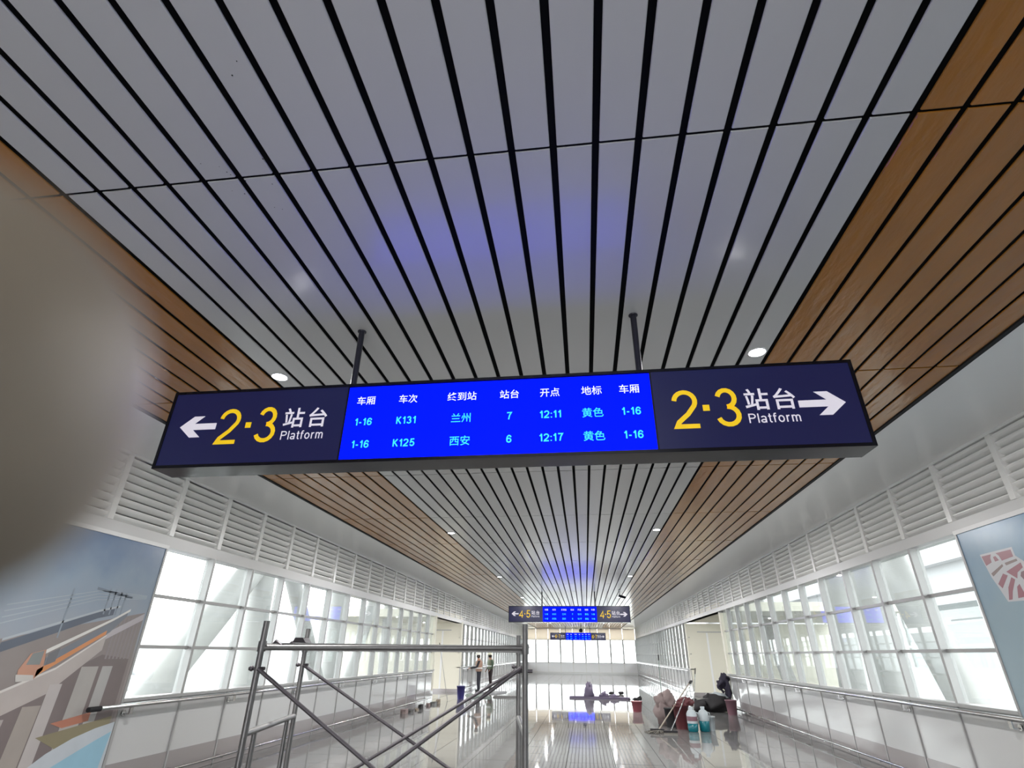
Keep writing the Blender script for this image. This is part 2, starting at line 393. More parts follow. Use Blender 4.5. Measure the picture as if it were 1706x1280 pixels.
# side passages behind the openings
def passage(nm, sd, num, label):
    X, s = sd['X'], sd['s']; a, b = sd['op']; xo = X + s * 6.5
    w = MB()
    w.box(*sorted((X - s * .01, xo)), b, b + .25, -.02, 3.0)             # far jamb wall
    w.box(*sorted((X - s * .01, X + s * .35)), a - .22, a, -.02, 3.0)     # near jamb
    w.box(*sorted((X + s * .02, xo)), a - .2, b + .25, sd['top'], sd['top'] + .3)
    r = w.build('trim_%d' % num, M['cream']); tag(r, label, None, None, 'structure')
    MB().box(*sorted((X + s * .9, X + s * .98)), b - .012, b, .0, 2.6).build('highlight_strip', M['wall_white'], r)  # white strip stands in for the upright reflection on the jamb
    MB().box(*sorted((X + s * .0, xo)), b - .015, b, 0, .12).build('skirting', M['skirt'], r)
    MB().box(*sorted((X + s * .5, X + s * 1.6)), b - .03, b - .006, 2.62, 2.66).build('lintel_strip', M['frame'], r)
    return r
passage('left', sl, 1, 'cream lined side opening in the left wall behind the workers bin')
passage('right', sr_, 2, 'cream lined side opening in the right wall behind the cleaning gear')

# ---------------------------------------------------------------- exterior
g = MB().box(-160, -14, -80, 200, -7.2, -7).box(13, 160, -80, 200, -7.2, -7).box(-14, 13, Y1 + 2, 200, -7.2, -7).build('ground', M['ground'])
tag(g, 'pale concrete station ground outside the windows', None, None, 'structure')
def ext_tube(a, b, r, label):
    o = MB().tube([a, b], r, 24).build('steel_column', M['tube_white']); tag(o, label, 'column', 'white tubular columns outside the windows'); return o
def ext(xx, ya, za, yb2, zb, r, label):
    d = (yb2 - ya) / (zb - za)
    top = 5.2; bot = -6.98
    ext_tube((xx, ya + d * (top - za), top), (xx, ya + d * (bot - za), bot), r, label)
ext(-8.5, 13.8, 3.75, 10.94, .76, .34, 'thick leaning white tube column outside the second left window')
ext(-8.5, 14.15, 3.54, 14.38, .68, .30, 'upright white column outside the third left window behind the scaffold post')
ext(-8.5, 15.93, 3.3, 18.12, 1.05, .22, 'white column leaning away outside the left windows, right of the scaffold post')
ext(-8.5, 19.13, 3.5, 19.22, .84, .26, 'upright white column outside the left windows above the scaffold board')
ext(-8.5, 22.51, 3.42, 20.87, .88, .22, 'leaning white column outside the last left windows before the opening')
ext(-8.5, 24.4, 3.47, 24.5, 1.41, .2, 'upright white column nearest the left side opening')
ext(7.3, 14.2, 3.75, 12.93, 1.01, .36, 'thick leaning white tube column outside the first right windows')
ext(7.3, 15.72, 3.79, 15.65, .94, .34, 'upright white column outside the third right window')
ext(7.3, 17.5, 3.81, 17.9, .88, .34, 'upright white column outside the fourth right window')
ext(7.3, 25.13, 3.74, 23.0, .7, .24, 'leaning white column outside the right windows near the opening')
# unseen roof edges added above the outside columns to shade them
for s_, xa, xb in ((-1, -10.5, XL - .35), (1, XR + .35, 9.2)):
    o = MB().box(xa, xb, Y0, 70, 5.1, 5.5).build('shade_overhang', M['out_white']); tag(o, 'added unseen roof overhang shading the columns outside the %s windows' % ('left' if s_ < 0 else 'right'), None, None, 'structure')
# left: long arched platform roofs on posts
def arched_roof(x0, x1, y0, y1, z, rise, name_label):
    mb = MB(); N = 16; vs = []
    for yv in (y0, y1):
        for i in range(N + 1):
            t = i / N; vs.append((x0 + (x1 - x0) * t, yv, z + rise * math.sin(PI * t)))
        for i in range(N + 1):
            t = i / N; vs.append((x0 + (x1 - x0) * t, yv, z - .35 + rise * math.sin(PI * t)))
    K = N + 1; fs = []
    for i in range(N):
        fs += [(i, i + 1, 2 * K + i + 1, 2 * K + i), (K + i, 3 * K + i, 3 * K + i + 1, K + i + 1), (i, K + i, K + i + 1, i + 1), (2 * K + i, 2 * K + i + 1, 3 * K + i + 1, 3 * K + i)]
    fs += [(0, 2 * K, 3 * K, K), (N, K + N, 3 * K + N, 2 * K + N)]
    mb.add(vs, fs, 0, True)
    root = empty('platform_roof', (0, 0, 0)); mb.build('canopy', M['out_white'], root)
    for yv in [y0 + 3 + 9 * i for i in range(int((y1 - y0) / 9))]:
        MB().tube([((x0 + x1) / 2, yv, -7), ((x0 + x1) / 2, yv, z + rise - .3)], .3, 14).build('post', M['tube_white'], root)
        MB().bar((x0 + 1, yv, z + .1), (x1 - 1, yv, z + .1), .25).build('beam', M['out_white'], root)
    tag(root, name_label, 'roof', 'platform roofs outside'); return root
arched_roof(-44, -18, 24, 110, .2, 4.2, 'broad arched white platform roof outside the left windows')
arched_roof(-80, -50, 10, 120, 1.2, 4.5, 'distant arched white platform roof outside the left windows')
# low wing of the station seen through the first left window
b = MB().box(-40, -16, 4, 21, -7, .4).box(-40.3, -15.7, 3.7, 21.3, .4, .75)
root = b.build('station_wing', M['out_white']); tag(root, 'low pale station wing outside the first left window', 'building')
for i in range(8): MB().box(-16.02, -15.95, 5 + 2 * i, 6.5 + 2 * i, -1.6, -.2).build('window', M['out_grey'], root)
# right: the opposite footbridge, a deep roof fascia over windows
fbx = 17.0
b = MB().box(fbx, fbx + 8, 6, 90, 3.9, 5.6).box(fbx - .5, fbx + 8.4, 6, 90, 5.6, 6.3).box(fbx, fbx + 8, 6, 90, -1.2, .5)
root = b.build('footbridge', M['out_white']); tag(root, 'pale footbridge with windows running outside the right windows', 'bridge')
for i in range(24):
    y = 6.5 + 3.4 * i
    MB().box(fbx, fbx + .15, y, y + .22, .5, 3.9).build('post', M['frame'], root)
    MB().box(fbx + .06, fbx + .08, y + .22, y + 3.4, .5, 3.9).build('window_pane', M['glass'], root)
    MB().box(fbx, fbx + 8, y, y + .3, -7, -1.2).build('pier', M['out_green'], root) if i % 3 == 0 else None
MB().box(fbx - .02, fbx + .12, 6, 90, 2.1, 2.2).build('rail', M['frame'], root)
MB().box(fbx - .02, fbx + .12, 6, 90, .5, 1.2).build('kick_panel', M['out_green'], root)
b = MB().box(26, 60, 60, 130, -7, 7).box(25.6, 60.4, 59.6, 130.4, 7, 7.8)
root = b.build('station_hall', M['out_white']); tag(root, 'big pale station hall far outside the right windows', 'building')
for i in range(10): MB().box(25.93, 26.02, 61 + 7 * i, 66 + 7 * i, -2, 5.5).build('window', M['out_green'], root)

# ---------------------------------------------------------------- murals
def mural(nm, sd, y_end):
    X, s = sd['X'], sd['s']
    m = bpy.data.materials.new('mural_sky_' + nm); m.use_nodes = True; t = m.node_tree; pr = t.nodes['Principled BSDF']
    geo = t.nodes.new('ShaderNodeNewGeometry'); sx = t.nodes.new('ShaderNodeSeparateXYZ'); t.links.new(geo.outputs['Position'], sx.inputs[0])
    nz = t.nodes.new('ShaderNodeTexNoise'); nz.inputs['Scale'].default_value = 1.6; nz.inputs['Detail'].default_value = 5; t.links.new(geo.outputs['Position'], nz.inputs['Vector'])
    ad = t.nodes.new('ShaderNodeMath'); ad.operation = 'MULTIPLY_ADD'; ad.inputs[1].default_value = 1.1; t.links.new(nz.outputs['Fac'], ad.inputs[0]); t.links.new(sx.outputs['Z'], ad.inputs[2])
    mr = t.nodes.new('ShaderNodeMapRange'); mr.inputs['From Min'].default_value = 1.9; mr.inputs['From Max'].default_value = 3.6; t.links.new(ad.outputs[0], mr.inputs['Value'])
    rp = t.nodes.new('ShaderNodeValToRGB'); t.links.new(mr.outputs[0], rp.inputs[0]); t.links.new(rp.outputs[0], pr.inputs['Base Color'])
    if nm == 'left': stops = [(0, srgb(146, 137, 135)), (.25, srgb(146, 152, 161)), (.6, srgb(130, 146, 162)), (1, srgb(82, 108, 146))]
    else: stops = [(0, srgb(144, 163, 172)), (.4, srgb(137, 159, 170)), (.75, srgb(122, 152, 172)), (1, srgb(88, 131, 165))]
    el = rp.color_ramp.elements
    el[0].position, el[0].color = stops[0]; el[1].position, el[1].color = stops[-1]
    for q, c in stops[1:-1]: e = el.new(q); e.color = c
    pr.inputs['Roughness'].default_value = .28
    root = empty('wall_mural', (X, y_end, 0))
    me = MB().box(*sorted((-s * .02, s * .10)), Y0 - y_end, -.04, 0.0, sd['top'])
    me.build('print', m, root)
    MB().box(*sorted((-s * .03, s * .19)), -.04, -.005, 0.0, sd['top']).build('edge_trim', M['frame'], root)
    MB().box(*sorted((-s * .035, s * .02)), Y0 - y_end, -.0, sd['top'] - .03, sd['top'] + .02).build('top_trim', M['wall_white'], root)
    return root
ml = mural('left', sl, sl['y0']); mr_ = mural('right', sr_, sr_['y0'])
tag(ml, 'large wall mural of an orange metro train on a viaduct under blue sky', 'mural')
tag(mr_, 'large pale blue wall mural with a red and white emblem', 'mural')
# printed shapes of the left mural, (y, z) on the wall, thin layers of print
def ink(name, root, X, s, col, poly, layer, y0, rough=.28, noise=.06):
    key = 'ink_%s' % (str(tuple(col)))
    m = bpy.data.materials.get(key) or mat(key, tuple(min(.95, c * 1.05) for c in srgb(*col)[:3]) + (1,), rough, noise=.12, nscale=3)
    d = .02 + .0006 * layer
    MB().prism([(a - y0, b) for a, b in poly], 'x', -s * d, -s * (d - .0007)).build(name, m, root)
IL = lambda name, col, poly, layer: ink(name, ml, XL, -1, col, poly, layer, sl['y0'])
# ground haze, distant viaduct
IL('viaduct', (130, 122, 120), [(5.0, 1.62), (7.25, 2.06), (7.25, .2), (5.0, .2)], 1)
IL('shade', (112, 102, 101), [(5.0, .98), (6.2, 1.32), (6.75, 1.55), (7.2, 1.5), (7.2, .6), (5.0, .3)], 2)
IL('far_track', (86, 92, 104), [(5.4, 1.66), (6.0, 1.86), (6.5, 2.03), (6.72, 2.08), (6.72, 2.0), (6.5, 1.95), (6.0, 1.77), (5.4, 1.56)], 2)
IL('far_track_edge', (160, 166, 172), [(5.4, 1.70), (6.5, 2.05), (6.8, 2.12), (6.8, 2.095), (6.5, 2.025), (5.4, 1.675)], 3)
# catenary masts
for yv, z0, z1 in ((6.02, 1.72, 2.25), (6.55, 2.0, 2.3), (6.64, 2.0, 2.3), (6.74, 2.0, 2.28), (6.82, 2.0, 2.27)):
    IL('mast', (126, 136, 146), [(yv, z0), (yv + .02, z0), (yv + .02, z1), (yv, z1)], 3)
IL('mast_beam', (110, 120, 132), [(6.35, 2.30), (6.95, 2.24), (6.95, 2.21), (6.35, 2.27)], 3)
for k_ in range(4):
    IL('wire', (150, 158, 166), [(5.3, 1.84 + .06 * k_), (6.4, 2.16 + .035 * k_), (7.2, 2.24 + .012 * k_), (7.2, 2.232 + .012 * k_), (6.4, 2.152 + .035 * k_), (5.3, 1.828 + .06 * k_)], 3)
for k_ in range(7):
    IL('far_pier', (132, 124, 126), [(6.80 + .06 * k_, 1.50), (6.83 + .06 * k_, 1.50), (6.83 + .06 * k_, 1.95 + .01 * k_), (6.80 + .06 * k_, 1.95 + .01 * k_)], 3)
IL('far_beam', (168, 162, 166), [(6.72, 1.80), (7.25, 2.05), (7.25, 1.97), (6.72, 1.72)], 4)
# viaduct beam with piers
IL('beam', (166, 158, 154), [(5.0, .98), (6.15, 1.40), (6.72, 1.76), (6.72, 1.60), (6.15, 1.16), (5.0, .72)], 4)
IL('beam_edge', (196, 192, 188), [(5.0, 1.0), (6.15, 1.42), (6.72, 1.775), (6.72, 1.755), (6.15, 1.395), (5.0, .97)], 5)
for ya, yb3, za, col in ((5.50, 5.70, .95, (160, 152, 150)), (5.86, 6.08, 1.05, (150, 142, 136)), (6.10, 6.26, 1.25, (170, 164, 162)), (6.45, 6.70, 1.42, (158, 154, 150)), (6.76, 6.92, 1.42, (160, 158, 156))):
    IL('pier', col, [(ya, .25), (yb3, .25), (yb3 + .05, za), (ya + .05, za)], 5)
IL('greenery', (128, 120, 96), [(6.2, .74), (7.2, .86), (7.2, .70), (6.5, .6)], 6)
IL('red_roofs', (168, 112, 92), [(6.33, .86), (6.85, .93), (6.85, .84), (6.5, .80)], 6)
# train
IL('train_side', (112, 116, 124), [(5.98, 1.52), (6.75, 1.93), (6.95, 2.06), (6.95, 2.0), (6.75, 1.80), (5.98, 1.36)], 7)
IL('train_roof', (202, 200, 196), [(5.95, 1.60), (6.75, 1.965), (6.98, 2.09), (6.98, 2.06), (6.75, 1.935), (5.95, 1.555)], 8)
IL('train_stripe', (190, 128, 84), [(5.92, 1.40), (6.70, 1.82), (6.70, 1.775), (5.92, 1.33)], 8)
IL('train_nose', (176, 132, 112), [(5.70, 1.40), (5.78, 1.56), (5.95, 1.60), (5.99, 1.40), (5.92, 1.31), (5.72, 1.33)], 8)
IL('windscreen', (124, 128, 128), [(5.77, 1.45), (5.80, 1.56), (5.93, 1.59), (5.93, 1.45)], 9)
IL('bumper', (180, 176, 172), [(5.69, 1.36), (5.90, 1.35), (5.92, 1.30), (5.72, 1.29)], 9)
IL('cab_window', (104, 104, 108), [(6.00, 1.44), (6.00, 1.56), (6.12, 1.62), (6.11, 1.48)], 9)
# white swoosh and light blue foot
cur = [(7.28, .79), (7.0, .75), (6.7, .68), (6.4, .57), (6.1, .40), (5.8, .17), (5.62, .0)]
IL('white_swoosh', (178, 184, 190), cur + [(7.28, .0)], 10)
cur2 = [(7.27, .69), (7.05, .62), (6.8, .53), (6.5, .42), (6.25, .28), (6.0, .08), (5.93, 0)]
IL('blue_foot', (140, 178, 196), cur2 + [(7.18, .0)], 11)

# the emblem on the right mural
em = empty('emblem', (0, 0, 0)); em.parent = mr_
IR = lambda name, col, pts, layer: EMB(name, col, pts, layer)
def emb_pt(u, v):    # u, v in the emblem's own square grid (0..10 towards the room's rear, 0..10 down)
    return (7.36 - u * .062, 2.735 - v * .058)
def EMB(name, col, pts, layer):
    key = 'emb_%s' % (str(tuple(col)))
    m = bpy.data.materials.get(key) or mat(key, tuple(min(.95, c * .95) for c in srgb(*col)[:3]) + (1,), .3)
    d = .02 + .0008 * layer
    MB().prism([(emb_pt(u, v)[0] - sr_['y0'], emb_pt(u, v)[1]) for u, v in pts], 'x', -d, -(d - .0009)).build(name, m, em)
white = (192, 192, 196); red = (150, 92, 104)
EMB('emblem_ground', white, [(0, 0), (8.8, 0), (8.8, 1.6), (10.4, 3.0), (11.2, 5.0), (11, 8.5), (9.8, 9.6), (2.8, 9.4), (1.6, 6.2), (.9, 4.6)], 1)
EMB('red_block', red, [(.3, .4), (3.0, .4), (2.5, 1.0), (2.4, 1.9), (.7, 2.3)], 2)
EMB('red_block', red, [(4.3, .4), (8.3, .4), (8.3, 1.7), (5.2, 2.0), (4.9, 1.0)], 2)
EMB('red_block', red, [(3.3, 1.0), (4.0, .9), (4.5, 1.8), (3.4, 1.9)], 2)
EMB('red_band', (128, 108, 104), [(1.2, 3.9), (4.9, 2.6), (5.0, 3.0), (1.5, 4.5)], 2)
EMB('red_band', (128, 108, 104), [(5.6, 2.5), (8.8, 2.2), (8.9, 2.6), (5.8, 3.0)], 2)
EMB('red_block', red, [(5.2, 4.1), (9.4, 3.0), (9.5, 3.9), (7.8, 4.6), (7.2, 5.6)], 2)
EMB('red_ray', red, [(2.0, 6.0), (4.2, 4.3), (5.2, 4.8), (2.7, 6.9)], 2)
EMB('red_ray', red, [(3.2, 9.1), (4.2, 6.9), (5.9, 5.2), (6.6, 5.7), (4.9, 7.7), (4.1, 9.1)], 2)
EMB('red_ray', red, [(5.6, 9.0), (6.4, 7.0), (7.2, 6.6), (7.6, 8.9)], 2)
EMB('red_dot', (128, 100, 108), [(8.2, 5.3), (8.7, 4.6), (9.6, 4.5), (10.2, 5.4), (9.9, 6.3), (8.9, 6.4)], 2)
EMB('red_ray', red, [(8.8, 7.6), (9.6, 7.2), (10.2, 8.4), (9.3, 8.9)], 2)

# ---------------------------------------------------------------- handrails
def rail(nm, sd, ya, yb4, label):
    X = sd['rail']; s = sd['s']
    root = empty('handrail', (X, ya, 0)); tag(root, label, 'handrail', 'steel handrails')
    MB().tube([(0, 0, sd['rz']), (0, yb4 - ya, sd['rz'])], .027, 14).build('top_tube', M['steel'], root)
    MB().tube([(0, .25, .11), (0, yb4 - ya, .11)], .019, 12).build('foot_tube', M['steel'], root)
    W_ = s * (abs(sd['X'] - X) + .0)
    br = MB().box(-.008, .008, -.03, .03, -.10, -.02).bar((0, 0, -.095), (W_ - s * .015, 0, -.095), .05, .014).tube([(W_ - s * .028, 0, -.085), (W_ - s * .004, 0, -.085)], .035, 14).mesh('bracket', M['steel'])
    fb_ = MB().tube([(0, 0, 0), (W_ - s * .02, 0, 0)], .011, 8).box(-.02, .02, -.025, .025, -.03, -.015).mesh('foot_bracket', M['steel'])
    y = sd['y0'] + .0
    k = 0
    while sd['y0'] + sd['p'] * k < yb4:
        yv = sd['y0'] + sd['p'] * k
        if yv > ya and k % 2 == 0: link('bracket', br, root, (0, yv - ya + .06, sd['rz']))
        if yv > ya + .2: link('foot_bracket', fb_, root, (0, yv - ya + .06, .11))
        k += 1
    return root
rail('left', sl, 6.85, 22.7, 'near polished steel handrail on the left wall starting at the mural')
rail('left', sl, 28.6, Y1 - .3, 'far steel handrail on the left wall beyond the side opening')
rail('right', sr_, 5.2, 21.4, 'near polished steel handrail on the right wall under the windows')
rail('right', sr_, 29.2, Y1 - .3, 'far steel handrail on the right wall beyond the side opening')
MB().tube([(0, -.16, .965), (0, .02, .965)], .029, 12).build('wrapped_end', M['void'], bpy.data.objects['handrail'])

# ---------------------------------------------------------------- hanging signs
def text_mesh(body, h, bold=0.0, sx=1.0):
    cu = bpy.data.curves.new('txt', 'FONT'); cu.body = body; cu.align_x = 'LEFT'; cu.offset = bold; cu.extrude = 0; cu.resolution_u = 4; cu.size = 1
    o = bpy.data.objects.new('txt', cu); C.objects.link(o)
    bpy.context.view_layer.update()
    me = bpy.data.meshes.new_from_object(o.evaluated_get(bpy.context.evaluated_depsgraph_get()))
    bpy.data.objects.remove(o)
    xs = [v.co.x for v in me.vertices]; zs = [v.co.y for v in me.vertices]
    cx = (min(xs) + max(xs)) / 2; cz = (min(zs) + max(zs)) / 2; k = h / (max(zs) - min(zs))
    for v in me.vertices: v.co = Vector(((v.co.x - cx) * k * sx, 0, (v.co.y - cz) * k))
    return me
def arc(cx, cy, rx, ry, a0, a1, n=12):
    return [(cx + rx * math.cos(math.radians(a0 + (a1 - a0) * i / n)), cy + ry * math.sin(math.radians(a0 + (a1 - a0) * i / n))) for i in range(n + 1)]
GL = {
 '1': (.40, [[(.06, .72), (.16, .77), (.25, .86), (.30, 1.0)], [(.30, 1.0), (.30, 0)]]),
 '2': (.64, [arc(.31, .70, .25, .24, 175, -30) + [(.36, .37), (.12, .17), (.065, .06), (.60, .06)]]),
 '3': (.62, [arc(.30, .725, .20, .215, 165, -90) , arc(.30, .285, .24, .225, 90, -165)]),
 '4': (.64, [[(.46, 0), (.46, .90), (.06, .28), (.63, .28)]]),
 '5': (.62, [[(.56, .94), (.17, .94), (.10, .50)] + arc(.29, .325, .25, .265, 140, -160)]),
 '6': (.62, [arc(.31, .31, .24, .25, 0, 360, 20), arc(.34, .48, .27, .46, 195, 30)]),
 '7': (.60, [[(.04, .94), (.57, .94), (.36, .55), (.24, 0)]]),
 '-': (.34, [[(.02, .38), (.32, .38)]]),
 ':': (.16, [[(.08, .02), (.08, .16)], [(.08, .54), (.08, .68)]]),
 'K': (.64, [[(.08, 0), (.08, 1)], [(.58, 1), (.08, .40)], [(.22, .56), (.62, 0)]]),
 'P': (.62, [[(.08, 0), (.08, .94), (.34, .94)] + arc(.34, .72, .22, .22, 90, -90) + [(.08, .50)]]),
 'l': (.14, [[(.07, 0), (.07, 1)]]),
 'a': (.50, [arc(.24, .53, .17, .14, 165, 0) + [(.41, .0)], arc(.23, .19, .18, .14, 0, 360, 16)]),
 't': (.28, [[(.13, .94), (.13, .14), (.18, .05), (.28, .05)], [(.0, .67), (.27, .67)]]),
 'f': (.28, [[(.11, 0), (.11, .82), (.16, .93), (.29, .94)], [(.0, .67), (.27, .67)]]),
 'o': (.52, [arc(.26, .36, .20, .31, 0, 360, 18)]),
 'r': (.32, [[(.08, 0), (.08, .72)], [(.08, .42)] + arc(.27, .45, .18, .22, 170, 80, 6)]),
 'm': (.76, [[(.08, 0), (.08, .72)], [(.08, .42)] + arc(.23, .50, .14, .17, 170, 0, 8) + [(.37, 0)], [(.37, .42)] + arc(.53, .50, .14, .17, 170, 0, 8) + [(.67, 0)]]),
}
def stroke_text(body, h, t, sx=1.0, gap=.12):
    mb = MB(); x = 0; t = t / 2
    for ch in body:
        w, strokes = GL[ch]
        for pl in strokes:
            P = [Vector((x + a * sx, b)) for a, b in pl]
            closed = (P[0] - P[-1]).length < 1e-4
            L, Rr = [], []
            for i, q in enumerate(P):
                if closed: pa, pb5 = P[i - 1 if i else -2], P[i + 1 if i < len(P) - 1 else 1]
                else: pa, pb5 = P[max(i - 1, 0)], P[min(i + 1, len(P) - 1)]
                d1 = (q - pa).normalized() if (q - pa).length > 1e-6 else None
                d2 = (pb5 - q).normalized() if (pb5 - q).length > 1e-6 else None
                d = ((d1 or d2) + (d2 or d1)); d = d.normalized() if d.length > .2 else (d1 or d2)
                nn = Vector((-d.y, d.x)); c = nn.dot(Vector((-(d2 or d1).y, (d2 or d1).x))); k = t / max(c, .45)
                L.append(q + nn * k); Rr.append(q - nn * k)
            n = len(P); vs = [(v.x * h, 0, v.y * h) for v in L + Rr]
            mb.add(vs, [(i, i + 1, n + i + 1, n + i) for i in range(n - 1)])
        x += w * sx + gap
    W_ = (x - gap) * h
    mb.v = [(a - W_ / 2, b, c - h / 2) for a, b, c in mb.v]
    me = bpy.data.meshes.new('lettering'); me.from_pydata(mb.v, [], mb.f)
    bm = bmesh.new(); bm.from_mesh(me)
    for f in bm.faces:
        f.normal_update()
        if f.normal.y > 0: f.normal_flip()
    bm.to_mesh(me); bm.free(); return me
def latin(body, name, h, cx, cz, m, parent, t=.12, sx=1.0, gap=.12, y=-.004):
    key = (body, round(h, 4), t, m.name, sx)
    if key not in glyph.c:
        me = stroke_text(body, h, t, sx, gap); me.materials.append(m); me.name = name; glyph.c[key] = me
    return link(name, glyph.c[key], parent, (cx, y, cz))
def glyph(body, name, h, cx, cz, m, parent, bold=0.0, sx=1.0, y=-.004):
    key = (body, round(h, 4), bold, m.name, sx)
    if key not in glyph.c:
        me = text_mesh(body, h, bold, sx); me.materials.clear(); me.materials.append(m)
        bm = bmesh.new(); bm.from_mesh(me)
        for f in bm.faces:
            if f.normal.y > 0: f.normal_flip()
        bm.to_mesh(me); bm.free(); me.name = name; glyph.c[key] = me
    return link(name, glyph.c[key], parent, (cx, y, cz))
glyph.c = {}
SG = dict(x0=-3.14, x1=1.91, z0=2.805, z1=3.435, d=.22)
def arrow(sgn):
    # points along +x for sgn = 1
    L, H, t = .297, .172, .050
    P = [(-L / 2, t / 2), (L / 2 - .115, t / 2), (L / 2 - .185, H / 2), (L / 2 - .10, H / 2), (L / 2, 0), (L / 2 - .10, -H / 2), (L / 2 - .185, -H / 2), (L / 2 - .115, -t / 2), (-L / 2, -t / 2)]
    return MB().prism([(sgn * a, b) for a, b in P], 'y', -.004, -.001).mesh('arrow', M['letter_white'])
AR = {1: arrow(1), -1: arrow(-1)}
HEAD = [('车厢', -1.543), ('车次', -1.218), ('终到站', -.811), ('站台', -.460), ('开点', -.166), ('地标', .131), ('车厢', .396)]
ROWS = [(3.117, ['1-16', 'K131', '兰州', '7', '12:11', '黄色', '1-16']), (2.942, ['1-16', 'K125', '西安', '6', '12:17', '黄色', '1-16'])]
def sign(y, nums, label, drop=0):
    cx = (SG['x0'] + SG['x1']) / 2; cz = (SG['z0'] + SG['z1']) / 2; hw = (SG['x1'] - SG['x0']) / 2; hh = (SG['z1'] - SG['z0']) / 2
    r = empty('platform_sign', (cx, y, cz)); tag(r, label, 'sign', 'hanging platform signs')
    d = SG['d']
    case = MB().box(-hw, hw, .012, d, -hh, hh).build('case', M['case'], r)
    fr = MB()
    fr.box(-hw, hw, -.006, .014, hh - .022, hh).box(-hw, hw, -.006, .014, -hh, -hh + .024).box(-hw, -hw + .024, -.006, .014, -hh + .024, hh - .022).box(hw - .024, hw, -.006, .014, -hh + .024, hh - .022)
    fr.build('front_frame', M['case'], r)
    sx0, sx1 = -1.688 - cx, .545 - cx; sz0, sz1 = 2.828 - cz, 3.405 - cz
    MB().box(-hw + .024, sx0 - .012, -.001, .013, -hh + .024, hh - .022).build('light_panel', M['navy'], r)
    MB().box(sx1 + .012, hw - .024, -.001, .013, -hh + .024, hh - .022).build('light_panel', M['navy'], r)
    MB().box(sx0 - .012, sx0, -.003, .014, -hh + .024, hh - .022).build('divider', M['case'], r)
    MB().box(sx1, sx1 + .012, -.003, .014, -hh + .024, hh - .022).build('divider', M['case'], r)
    scr = MB().box(sx0, sx1, -.0015, .013, sz0, sz1).build('display_screen', M['screen'], r)
    for t, x in HEAD: glyph(t, 'heading', .069, x - cx, 3.289 - cz, M['led_white'], scr, bold=.006)
    for z, row in ROWS:
        for (hd, x), t in zip(HEAD, row):
            cjk = ord(t[0]) > 1000
            glyph(t, 'timetable_text', .072, x - cx, z - cz, M['led_cyan'], scr, bold=.006) if cjk else latin(t, 'timetable_text', .056, x - cx, z - cz, M['led_cyan'], scr, t=.17, sx=1.02, gap=.17)
    a, b = nums
    def num(t, x, z): latin(t, 'number', .29, x - cx, z - cz, M['letter_yellow'], r, t=.112, sx=.96)
    for xs, zz, sgn in (((-2.864, -2.606, -2.452, -2.303, -2.093, -1.904, -2.005), (3.131, 3.124, 3.129, 3.127, 3.173, 3.171, 3.033), -1),
                        ((1.650, .764, .900, 1.041, 1.238, 1.418, 1.328), (3.117, 3.113, 3.117, 3.116, 3.165, 3.163, 3.026), 1)):
        link('arrow', AR[sgn], r, (xs[0] - cx, 0, zz[0] - cz))
        num(a, xs[1], zz[1])
        MB().box(-.022, .022, -.004, -.001, -.022, .022).build('dot', M['letter_yellow'], r, (xs[2] - cx, 0, zz[2] - cz))
        num(b, xs[3], zz[3])
        glyph('站', 'character', .160, xs[4] - cx, zz[4] - cz, M['letter_white'], r, bold=.014)
        glyph('台', 'character', .158, xs[5] - cx, zz[5] - cz, M['letter_white'], r, bold=.014)
        latin('Platform', 'word', .068, xs[6] - cx, zz[6] - cz, M['letter_white'], r, t=.13, sx=1.17, gap=.13)
    for px in (-1.73, .50):
        pp = MB().tube([(px - cx, .13, hh), (px - cx, .13, ZC - cz)], .024, 16).build('hanger_pipe', M['pipe'], r)
        MB().lathe([(.03, -.012), (.036, -.008), (.036, 0)], (px - cx, .13, ZC - cz), 16).build('flange', M['pipe'], pp)
    return r
sign(3.45, '23', 'nearest hanging sign with blue timetable screen between arrows for platforms 2 and 3')
sign(24.2, '45', 'hanging sign farther down the corridor for platforms 4 and 5 with blue screen')
sign(54.2, '67', 'farthest small hanging sign in front of the bright end window')

# ---------------------------------------------------------------- downlights
k = 0
names_row = ['nearest', 'second', 'third', 'fourth', 'fifth', 'sixth', 'farthest']
for side, xx in (('left', -2.84), ('right', 1.63)):
    for i in range(7):
        y = 4.28 + 7.51 * i
        r = empty('downlight', (xx, y, ZC)); tag(r, '%s round white downlight in the %s row of the ceiling' % (names_row[i], side), 'downlight', 'ceiling downlights')
        MB().lathe([(.066, -.006), (.080, -.006), (.082, -.002), (.082, .0)], n=24).build('ring', M['lamp_ring'], r)
        MB().lathe([(0, -.007), (.070, -.0065), (.070, -.001)], n=24).build('lamp_disc', M['lamp'], r)
        ld = bpy.data.lights.new('lamp_light', 'AREA'); ld.shape = 'DISK'; ld.size = .14; ld.energy = 130; ld.color = (1, .99, .98)
        lo = bpy.data.objects.new('lamp_light', ld); C.objects.link(lo); lo.parent = r; lo.location = (0, 0, -.012)

# small cameras under the ceiling near the second sign
r = empty('security_camera', (1.50, 23.6, ZC)); tag(r, 'small dark camera hanging from the ceiling right above the platforms 4 and 5 sign', 'camera')
MB().tube([(0, 0, 0), (0, 0, -.20)], .018, 10).lathe([(.05, -.02), (.05, 0)], n=14).build('stem', M['lamp_ring'], r)
MB().bar((-.02, .02, -.22), (.20, -.12, -.30), .09).build('body', M['case'], r)
MB().tube([(.20, -.12, -.30), (.225, -.135, -.309)], .032, 12).build('lens', M['void'], r)
r = empty('speaker_pendant', (-.30, 52.0, ZC)); tag(r, 'tiny dark fixture hanging from the ceiling before the farthest sign', 'fixture')
MB().tube([(0, 0, 0), (0, 0, -.30)], .02, 8).build('stem', M['case'], r)
MB().lathe([(.03, -.62), (.16, -.58), (.17, -.42), (.05, -.30)], n=16).build('body', M['case'], r)

